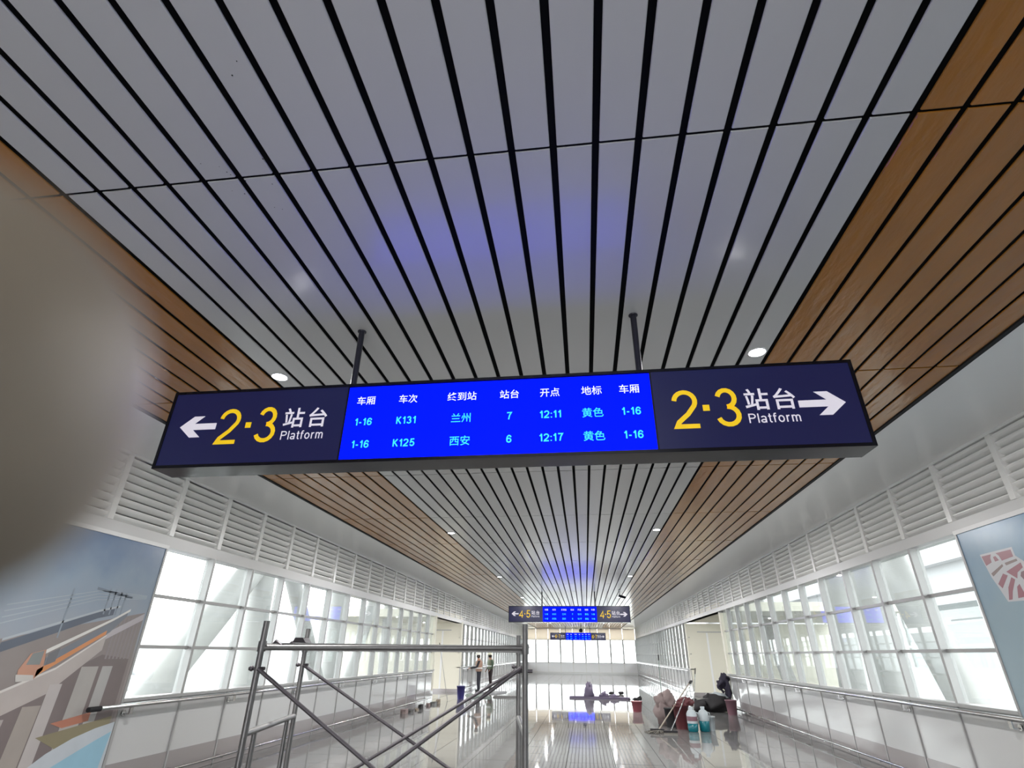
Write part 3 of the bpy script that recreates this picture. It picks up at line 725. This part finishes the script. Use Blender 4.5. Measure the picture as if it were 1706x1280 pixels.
# ---------------------------------------------------------------- scaffold
A = {'lf': Vector((-2.17, 3.77, 0)), 'lb': Vector((-2.49, 5.05, 0)), 'rf': Vector((-.41, 4.06, 0)), 'rb': Vector((-.60, 5.35, 0))}
sc = empty('scaffold', (-1.4, 4.5, 0)); tag(sc, 'grey steel scaffold tower with crossed braces standing under the nearest sign', 'scaffold')
off = -Vector((-1.4, 4.5, 0))
def P3(k, z): v = A[k] + off; return Vector((v.x, v.y, z))
def sct(name, pts, rad, m=M['scaf']): return MB().tube(pts, rad, 12).build(name, m, sc)
for k, top in (('lf', 1.79), ('lb', 1.79), ('rf', 1.79), ('rb', 1.755)):
    po = sct('post', [P3(k, .02), P3(k, top)], .0200)
    MB().box(*(P3(k, 0).x - .06, P3(k, 0).x + .06), P3(k, 0).y - .06, P3(k, 0).y + .06, 0, .015).build('base_plate', M['scaf'], po)
    MB().tube([P3(k, 1.60), P3(k, 1.665)], .0265, 12).build('collar', M['scaf'], po)
for a, b in (('lf', 'lb'), ('rf', 'rb')):
    sct('frame_beam', [P3(a, 1.635), P3(b, 1.635)], .0185)
    sct('frame_beam', [P3(a, 1.135), P3(b, 1.115)], .0205)
    d = (P3(b, 0) - P3(a, 0))
    for t in (.17, .83):
        q = P3(a, 0) + d * t
        sct('inner_strut', [(q.x, q.y, .25), (q.x, q.y, 1.125)], .0165)
    sct('frame_beam', [P3(a, .27), P3(b, .27)], .0185)
    for kk in (a, b):      # brace lock pins
        for z in (1.50, .45):
            q = P3(kk, z); MB().tube([q + Vector((-.05, 0, 0)), q + Vector((.05, 0, 0))], .011, 8).lathe([(.0, -.018), (.02, -.008), (.02, .008), (0, .018)], q + Vector((-.042, 0, 0)), 10).build('lock_pin', M['scaf_dark'], sc)
def zf(): pass
for a, b, oy in (('lf', 'rf', .03), ('lb', 'rb', .03)):
    nrm = Vector((-.03, 0, 0))
    m1 = (P3(a, 1.50), P3(b, .36 if a == 'lf' else .45)); m2 = (P3(b, 1.52 if a == 'lf' else 1.475), P3(a, .36 if a == 'lf' else .45))
    sct('cross_brace', [m1[0] + Vector((.02, -.03, 0)), m1[1] + Vector((-.02, -.03, 0))], .0125, M['scaf_dark'])
    sct('cross_brace', [m2[0] + Vector((-.02, -.052, 0)), m2[1] + Vector((.02, -.052, 0))], .0125, M['scaf_dark'])
# walk board hooked across the two frames
d = (P3('lb', 0) - P3('lf', 0)); dR = (P3('rb', 0) - P3('rf', 0))
t0, t1 = .30, .66
pa, pb_, pc, pd = P3('lf', 0) + d * t0, P3('rf', 0) + dR * t0, P3('rf', 0) + dR * t1, P3('lf', 0) + d * t1
b = MB(); b.prism([(q.x, q.y) for q in (pa, pb_, pc, pd)], 'z', 1.612, 1.660); b.build('walk_board', M['scaf'], sc)
for q, dx in ((pa, -1), (pd, -1), (pb_, 1), (pc, 1)):
    MB().tube([(q.x - dx * .03, q.y, 1.64), (q.x + dx * .02, q.y, 1.672), (q.x + dx * .045, q.y, 1.64)], .014, 8).build('hook', M['scaf_dark'], sc)
MB().tube([P3('lf', 1.625), P3('rf', 1.64)], .017, 12).build('ledger_tube', M['scaf'], sc)
# things lying on the walk board
o = MB().prism([(-.05, 0), (-.03, .035), (.03, .035), (.06, 0)], 'y', -.05, .05).build('mortar_lump', M['scaf_dark'], None, (-2.16, 4.30, 1.664)); tag(o, 'small dark lump lying on the left end of the scaffold board', 'lump')

# ---------------------------------------------------------------- people
def person(loc, rz, label, joints, edges, radii, mats, vest_col, helmet_col, vest_z=(.88, 1.42), hood=False):
    r = empty('person', loc, rz); tag(r, label, 'person', 'workers by the left wall')
    me = bpy.data.meshes.new('body'); me.from_pydata(joints, edges, []); o = link('body', me, r)
    me.materials.append(mats[0])
    sk = o.modifiers.new('skin', 'SKIN'); sk.use_smooth_shade = True
    for i, v in enumerate(me.skin_vertices[0].data):
        v.radius = radii[i]; v.use_root = (i == 0)
    sb = o.modifiers.new('sub', 'SUBSURF'); sb.levels = 2; sb.render_levels = 2
    bpy.context.view_layer.update()
    ev = o.evaluated_get(bpy.context.evaluated_depsgraph_get()); nm = bpy.data.meshes.new_from_object(ev); nm.name = 'body'
    o.modifiers.clear(); o.data = nm
    nm.materials.clear()
    for m in mats: nm.materials.append(m)
    for p_ in nm.polygons:
        z = p_.center.z; dist = Vector((p_.center.x, p_.center.y)).length
        p_.use_smooth = True
        if z > 1.43: p_.material_index = 2
        elif z < .10: p_.material_index = 3
        elif z < .92 and dist < .24: p_.material_index = 0
        else: p_.material_index = 1
        for hp in person.hands:
            if (p_.center - Vector(hp)).length < .085: p_.material_index = 2
    return r
skin = mat('skin', srgb(150, 112, 92), .5); dark_cloth = mat('dark_cloth', srgb(34, 34, 40), .85, noise=.2, nscale=20)
trouser = mat('trouser', srgb(38, 38, 46), .9, noise=.2, nscale=20); trouser2 = mat('trouser_brown', srgb(62, 52, 54), .9, noise=.2, nscale=20)
boot = mat('boot', srgb(24, 24, 26), .6); green_shirt = mat('green_shirt', srgb(74, 92, 76), .85, noise=.2, nscale=15)
beige = mat('vest_beige', srgb(146, 118, 102), .7, noise=.12, nscale=12); gvest = mat('vest_green', srgb(104, 108, 88), .7, noise=.2, nscale=12)
helm = mat('helmet', srgb(214, 214, 206), .35); helm2 = mat('helmet_cream', srgb(206, 202, 180), .35); hair = mat('hair', srgb(28, 24, 22), .8)
def body(scale, stance, rarm, larm):
    # figure faces -x; y is its left-right axis (+y = its right when facing -x)
    J = [(0, 0, .95), (0, 0, 1.12), (-.01, 0, 1.30), (-.01, 0, 1.42), (-.03, 0, 1.50), (-.045, 0, 1.60), (-.05, 0, 1.68)]
    E_ = [(0, 1), (1, 2), (2, 3), (3, 4), (4, 5), (5, 6)]
    R_ = [(.13, .15), (.125, .14), (.13, .16), (.09, .12), (.055, .055), (.085, .075), (.07, .065)]
    for sgn, (kx, fx) in zip((-1, 1), stance):
        b0 = len(J)
        J += [(0, sgn * .09, .86), (kx, sgn * .105, .48), (fx, sgn * .11, .09), (fx - .10, sgn * .12, .045), (fx - .16, sgn * .12, .04)]
        E_ += [(0, b0), (b0, b0 + 1), (b0 + 1, b0 + 2), (b0 + 2, b0 + 3), (b0 + 3, b0 + 4)]
        R_ += [(.11, .11), (.085, .08), (.062, .06), (.042, .038), (.034, .03)]
    hands = []
    for sgn, (el, ha) in zip((-1, 1), (larm, rarm)):
        b0 = len(J)
        hd = Vector(ha); ev = Vector(el); dr = (hd - ev).normalized()
        J += [(0, sgn * .19, 1.38), el, ha, tuple(hd + dr * .07)]
        E_ += [(3, b0), (b0, b0 + 1), (b0 + 1, b0 + 2), (b0 + 2, b0 + 3)]
        R_ += [(.065, .065), (.048, .048), (.034, .034), (.036, .022)]
        side = dr.cross(Vector((0, 0, 1))).normalized() if abs(dr.z) < .9 else Vector((1, 0, 0))
        pe = len(J) - 1
        for q, ln in ((-.027, .062), (-.009, .075), (.009, .072), (.027, .058)):
            c = len(J); J += [tuple(hd + dr * .10 + side * q), tuple(hd + dr * (.10 + ln) + side * q + Vector((0, 0, -.02)))]
            E_ += [(pe, c), (c, c + 1)]; R_ += [(.011, .011), (.008, .008)]
        c = len(J); J += [tuple(hd + dr * .05 + side * .05)]; E_ += [(pe - 1, c)]; R_ += [(.011, .011)]
        hands.append(tuple(hd + dr * .09))
    return J, E_, R_, hands
def dress(r, vestm, helmm, w=1.0):
    # vest shell, helmet, face parts
    v = MB(); N = 20; pr = [(.150, .93), (.158, .98), (.160, 1.08), (.175, 1.22), (.178, 1.34), (.135, 1.43), (.085, 1.465)]
    v.lathe(pr, (-.005, 0, 0), N, sx=.92, sy=1.12 * w); v.build('vest', vestm, r)
    MB().lathe([(.168, 1.06), (.176, 1.065), (.176, 1.10), (.168, 1.105)], (-.005, 0, 0), N, sx=.94, sy=1.15 * w).build('reflective_band', M['lamp_ring'], r)
    h = MB().lathe([(.122, 1.700), (.135, 1.698), (.128, 1.712), (.118, 1.745), (.100, 1.79), (.06, 1.82), (0, 1.83)], (-.05, 0, 0), 18, sx=1.08)
    h.prism([(-.14, -.06), (-.22, -.035), (-.22, .035), (-.14, .06)], 'z', 1.696, 1.706); h.build('hard_hat', helmm, r)
    MB().lathe([(0, 1.53), (.07, 1.56), (.088, 1.62), (.086, 1.69), (.07, 1.72)], (-.035, 0, 0), 14).build('hair', hair, r)
    MB().prism([(-.125, 1.60), (-.148, 1.605), (-.128, 1.65)], 'y', -.012, .012).build('nose', skin, r)
    for sg in (-1, 1):
        MB().lathe([(0, -.008), (.009, 0), (0, .008)], (-.128, sg * .03, 1.655), 8).build('eye', hair, r)
        MB().lathe([(0, -.03), (.016, 0), (0, .03)], (-.04, sg * .088, 1.64), 8).build('ear', skin, r)
    MB().box(-.132, -.124, -.02, .02, 1.575, 1.581).build('mouth', trouser2, r)
j, e, ra_, hands = body(1, ((.0, .02), (-.02, .0)), ((-.12, .22, 1.13), (-.38, .14, 1.08)), ((-.10, -.22, 1.13), (-.35, -.12, 1.08)))
person.hands = hands
r = person((-5.12, 28.6, 0), .15, 'person in pinkish vest and dark trousers reaching towards the left wall', j, e, ra_, [trouser, dark_cloth, skin, boot], None, None)
dress(r, beige, helm, 1.15); r.scale = (1.06, 1.06, .92)
j, e, ra_, hands = body(1, ((-.03, .0), (.03, .05)), ((.02, .25, 1.10), (-.12, .21, .90)), ((.02, -.25, 1.10), (-.10, -.22, .90)))
person.hands = hands
r = person((-5.42, 34.0, 0), .5, 'person in greenish vest and brown trousers standing farther back by the left wall', j, e, ra_, [trouser2, green_shirt, skin, boot], None, None)
dress(r, gvest, helm2, 1.2); r.scale = (1.12, 1.12, .92)

# ---------------------------------------------------------------- tools and clutter
blue_p = mat('blue_plastic', srgb(62, 58, 122), .4); red_p = mat('red_plastic', srgb(128, 62, 72), .4); maroon = mat('maroon', srgb(92, 44, 48), .45, noise=.15, nscale=8)
sack = mat('sack', srgb(138, 122, 120), .8, noise=.12, nscale=9, bump=.006, bscale=12); blackc = mat('black_cloth', srgb(40, 38, 40), .85, noise=.3, nscale=8, bump=.01, bscale=9)
purple = mat('dark_purple', srgb(104, 94, 116), .7, noise=.2, nscale=6); pink_p = mat('pink_plastic', srgb(122, 88, 98), .45)
teal = mat('teal_liquid', srgb(14, 104, 116), .25); white_p = mat('white_plastic', srgb(176, 184, 188), .35); wood = mat('wood_handle', srgb(150, 138, 124), .5, noise=.2, nscale=20)
mopm = mat('mop_strings', srgb(120, 116, 108), .95, noise=.4, nscale=40, bump=.01, bscale=40); navyc = mat('navy_cloth', srgb(42, 38, 54), .85, noise=.25, nscale=7, bump=.012, bscale=8)
def bucket(loc, rad, h, m, label, cat='bucket', name='bucket', group=None):
    r = empty(name, loc); tag(r, label, cat, group)
    MB().lathe([(rad * .78, 0), (rad, h), (rad * 1.06, h), (rad * 1.06, h - .02), (rad * 1.0, h - .025)], n=22).lathe([(rad * .74, .015), (rad * .95, h)], n=22).build('shell', m, r)
    MB().tube([(rad * 1.05 * math.cos(t), 0, h - .02 - .45 * rad * math.sin(t)) for t in [PI * i / 10 for i in range(11)]], .005, 6).build('bail', M['steel'], r)
    return r
bucket((-5.0, 24.0, 0), .165, .46, blue_p, 'blue plastic bin standing in front of the cream opening on the left', 'bin', 'bin')
bucket((1.56, 20.2, 0), .17, .30, red_p, 'small dark red bucket alone on the shiny floor right of centre')
bucket((4.42, 19.9, 0), .17, .40, pink_p, 'pinkish bucket by the right wall next to the black tarpaulin')
bucket((2.30, 15.95, 0), .19, .50, maroon, 'maroon bucket under the slung sack beside the teal bottles')
bucket((2.08, 16.25, 0), .15, .42, blackc, 'dark narrow bucket behind the mop handles')
# sack and dark basket resting together
o = smooth_blob('sack', sack, [((0, 0, .30), (.27, .22, .30)), ((.08, 0, .55), (.20, .18, .20)), ((-.10, 0, .50), (.16, .16, .2))], None, 3, .45, 5); o.location = (2.02, 16.75, 0)
tag(o, 'bulky pinkish grey sack standing behind the mop and buckets', 'sack')
o = smooth_blob('dark_bundle', maroon, [((0, 0, .0), (.22, .17, .17)), ((.1, .02, .04), (.14, .12, .13))], None, 3, .45, 6)
for v in o.data.vertices: pass
o.location = (2.40, 15.92, .50); tag(o, 'dark brown bundle lying on top of the maroon bucket', 'bundle')
def jug(loc, liquid_h, label):
    r = empty('bottle', loc); tag(r, label, 'bottle', 'cleaning liquid bottles')
    MB().lathe([(.10, 0), (.118, .015), (.12, liquid_h), (.0, liquid_h + .002)], n=20).build('liquid', teal, r)
    MB().lathe([(.121, liquid_h), (.122, .36), (.09, .42), (.045, .45), (.045, .47)], n=20).build('shell', white_p, r)
    MB().lathe([(.05, .465), (.05, .51), (.0, .512)], n=14).build('cap', white_p, r)
    MB().tube([(.09, 0, .40), (.15, 0, .38), (.16, 0, .30), (.12, 0, .26)], .012, 8).build('handle', white_p, r)
    MB().lathe([(.1225, .22), (.1235, .225), (.1235, .31), (.1225, .315)], n=20).build('label_patch', pink_p if liquid_h < .2 else white_p, r)
jug((2.47, 15.45, 0), .17, 'teal bottle with a pink label beside the maroon bucket')
jug((2.76, 15.55, 0), .30, 'bigger white and teal bottle at the right end of the cleaning gear')
bucket((2.93, 15.75, 0), .13, .30, white_p, 'small white pail at the far right of the cleaning gear')
def pole(name, a, b, rad, m, label, cat):
    r = empty(name, (a[0], a[1], 0)); tag(r, label, cat); A_ = Vector(a) - Vector((a[0], a[1], 0)); B_ = Vector(b) - Vector((a[0], a[1], 0))
    MB().tube([A_, B_], rad, 10).build('handle', m, r); d = (B_ - A_).normalized()
    MB().tube([B_ - d * .14, B_ + d * .01], rad * 1.35, 10).build('grip', blackc, r); return r
r = pole('mop', (1.62, 15.0, .07), (2.78, 16.9, 1.00), .015, wood, 'mop with a long pale handle leaning over the buckets, head on the floor', 'mop')
mh = MB(); rr = random.Random(4)
for i in range(60):
    a = rr.uniform(0, 2 * PI); L = rr.uniform(.12, .30); mh.tube([(0, 0, .06), (L * .5 * math.cos(a) - .04, L * .5 * math.sin(a), .045), (L * math.cos(a) - .08, L * math.sin(a) * .8, .008)], .008, 5)
mh.build('mop_head', mopm, r)
MB().box(-.20, .12, -.03, .03, .055, .085).build('clamp', blackc, r)
r = pole('broom', (1.86, 14.86, .05), (2.74, 16.45, 1.02), .013, M['steel'], 'steel handled broom leaning beside the mop', 'broom')
MB().box(-.16, .16, -.035, .035, .03, .07).build('head', blackc, r); MB().box(-.16, .16, -.03, .03, 0, .03).build('bristles', mopm, r)
r = pole('squeegee', (2.62, 16.4, .02), (2.95, 16.9, 1.30), .010, M['steel'], 'thin upright squeegee pole standing behind the white bottle', 'squeegee'); MB().box(-.13, .13, -.015, .015, 0, .05).build('blade', blackc, r)
r = pole('stick', (2.05, 17.6, .01), (2.12, 17.9, 1.62), .012, M['out_green'], 'long thin green pole standing up behind the sack', 'pole')
r = pole('broom_pole', (-5.32, 23.1, .01), (-5.82, 23.3, 1.98), .011, M['frame'], 'long thin pole leaning against the left wall by the blue bin', 'pole')
# black tarpaulin heap on a low cart by the right wall
r = empty('tarpaulin_heap', (4.05, 20.9, 0)); tag(r, 'heap of black tarpaulin and folded tools on the floor by the right wall', 'tarpaulin')
o = smooth_blob('tarpaulin', blackc, [((-.35, 0, .16), (.40, .30, .20)), ((.10, 0, .22), (.40, .35, .24)), ((.35, .05, .18), (.30, .3, .2)), ((-.1, .05, .36), (.14, .14, .14))], r, 3, .45, 9)
MB().tube([(-.75, -.15, .28), (-.3, -.1, .36), (.2, -.05, .42)], .014, 8).build('pole', M['steel'], r)
o = smooth_blob('white_sheet', white_p, [((.25, .28, .38), (.34, .16, .14)), ((.0, .3, .36), (.2, .14, .12))], r, 3, .45, 12)
# dark jacket hung on the rail end
r = empty('jacket', (4.66, 21.45, .62)); tag(r, 'dark jacket hanging from the end of the right handrail', 'jacket')
smooth_blob('torso', navyc, [((.0, 0, .30), (.15, .12, .17)), ((-.10, 0, .14), (.15, .11, .16)), ((.06, -.02, -.02), (.10, .10, .26)), ((-.20, -.02, .06), (.08, .08, .08))], r, 3, .35, 8, -1)
MB().tube([(-.10, -.09, .25), (-.24, -.12, .08), (-.10, -.12, -.10)], [.06, .05, .045], 10).build('sleeve', navyc, r)
MB().tube([(.04, -.10, .30), (.09, -.13, .08), (.08, -.11, -.22)], [.055, .05, .045], 10).build('sleeve', navyc, r)
MB().tube([(-.04, 0, .42), (.02, 0, .47), (.08, .01, .42)], .03, 10).build('collar', navyc, r)
# long dark heap on the floor in the middle distance
r = empty('material_heap', (.4, 25.9, 0)); tag(r, 'long low heap of dark sheets and bags lying across the floor in mid corridor', 'heap')
MB().prism([(-1.15, -.2), (1.3, -.45), (1.35, -.1), (-.2, .35), (-1.1, .1)], 'z', 0, .07).build('sheet', purple, r)
smooth_blob('bag', purple, [((-.33, 0, .22), (.20, .2, .30)), ((-.33, 0, .46), (.10, .1, .14))], r, 3, .45, 3)
smooth_blob('bag', purple, [((.28, -.05, .10), (.17, .15, .15))], r, 3, .45, 4)
smooth_blob('bag', purple, [((.68, -.1, .07), (.18, .15, .12))], r, 3, .45, 5)
r = empty('tool_heap', (1.95, 25.0, 0)); tag(r, 'small dark tool lying on the floor behind the red bucket', 'tool')
smooth_blob('tool_body', blackc, [((0, 0, .05), (.16, .08, .06)), ((.12, 0, .09), (.08, .06, .07))], r, 3, .45, 5); MB().tube([(-.35, -.05, .03), (0, 0, .05)], .015, 8).build('handle', blackc, r)
r = empty('tool_heap', (1.1, 28.5, 0)); tag(r, 'pair of dark tools lying behind the long heap near the end window glare', 'tool')
for xx, yv in ((0, 0), (.45, .2)): smooth_blob('tool_body', blackc, [((xx, yv, .06), (.14, .08, .07))], r, 2, .3, int(xx * 10) + 2)
# boxes and offcuts along the left wall
rr = random.Random(11)
for i in range(9):
    y = 18.0 + i * .55; w_, d_, h_ = rr.uniform(.10, .22), rr.uniform(.15, .4), rr.uniform(.04, .12)
    col = [sack, M['scaf'], wood, blackc, M['out_grey']][i % 5]
    kind_ = ['pale carton', 'grey steel offcut', 'wooden offcut', 'black packet', 'grey packet'][i % 5]
    o = MB().box(-w_ / 2, w_ / 2, -d_ / 2, d_ / 2, 0, h_).prism([(-w_ / 2, -d_ / 2), (w_ / 2, -d_ / 2), (0, -d_ / 2 - .05)], 'z', 0, h_ * .6).build('offcut', col, None, (-5.45 + rr.uniform(-.08, .12), y, 0))
    o.rotation_euler = (0, 0, rr.uniform(-.5, .5))
    tag(o, '%s by the left wall, %s from the near end' % (kind_, ['first', 'second', 'third', 'fourth', 'fifth', 'sixth', 'seventh', 'eighth', 'ninth'][i]), 'debris', 'litter along the left wall')
# plasterboard sheets on the floor below the workers
for i, (x_, y_, w_, d_, a_, lb) in enumerate([(-4.6, 25.6, .9, 1.7, .3, 'pale green'), (-4.3, 28.0, .8, 1.5, -.2, 'pale grey'), (-3.3, 25.4, 1.2, .4, .1, 'dark grey')]):
    o = MB().box(-w_ / 2, w_ / 2, -d_ / 2, d_ / 2, 0, .03).box(-w_ / 2 + .04, w_ / 2 - .02, -d_ / 2 + .05, d_ / 2 - .03, .031, .055).build('board', [M['out_green'], M['out_white'], M['scaf']][i], None, (x_, y_, 0)); o.rotation_euler = (0, 0, a_)
    tag(o, '%s boards lying flat on the floor near the workers' % lb, 'board')

# ---------------------------------------------------------------- the photographer's finger at the lens
hand_m = mat('finger_skin', (.32, .265, .20, 1), .55, noise=.32, nscale=110, bump=.0002, bscale=900)
def cs(r, u, f): return Vector((0, 0, EYE)) + CR * (r / 100) + CU * (u / 100) + CF * (f / 100)
J = [cs(-1.78, .0, 2.25), cs(-3.0, .02, 2.3), cs(-5.2, .1, 2.2), cs(-8.0, -.8, 1.6), cs(-11.5, -3.2, -.4), cs(-14.5, -6.0, -2.0), cs(-19, -10.5, -4),
     cs(-11.0, .6, -2.4), cs(-9.0, 2.4, -3.6), cs(-6.8, 2.0, -4.4), cs(-5.2, 1.0, -4.6),
     cs(-11.6, -.8, -3.2), cs(-9.4, .4, -4.8), cs(-7.0, -.2, -5.4), cs(-5.4, -1.0, -5.4),
     cs(-12.2, -2.4, -3.6), cs(-10.0, -1.8, -5.4), cs(-7.8, -2.4, -5.8), cs(-6.4, -3.2, -5.6),
     cs(-12.8, -4.0, -3.6), cs(-11.0, -3.9, -5.2), cs(-9.2, -4.4, -5.6), cs(-8.0, -5.0, -5.4)]
E2 = [(0, 1), (1, 2), (2, 3), (3, 4), (4, 5), (5, 6), (4, 7), (7, 8), (8, 9), (9, 10), (4, 11), (11, 12), (12, 13), (13, 14), (4, 15), (15, 16), (16, 17), (17, 18), (5, 19), (19, 20), (20, 21), (21, 22)]
RR = [.0109, .0119, .0108, .0115, .026, .026, .030] + [.0095, .0088, .0082, .0072] * 4
me = bpy.data.meshes.new('hand'); me.from_pydata([tuple(v) for v in J], E2, []); o = link('hand', me)
me.materials.append(hand_m); skm = o.modifiers.new('skin', 'SKIN'); skm.use_smooth_shade = True
for i, v in enumerate(me.skin_vertices[0].data): v.radius = (RR[i], RR[i]); v.use_root = (i == 4)
sb = o.modifiers.new('sub', 'SUBSURF'); sb.levels = 3; sb.render_levels = 3
tag(o, 'blurred grey brown fingertip of a hand held right against the lens at the left edge', 'hand')
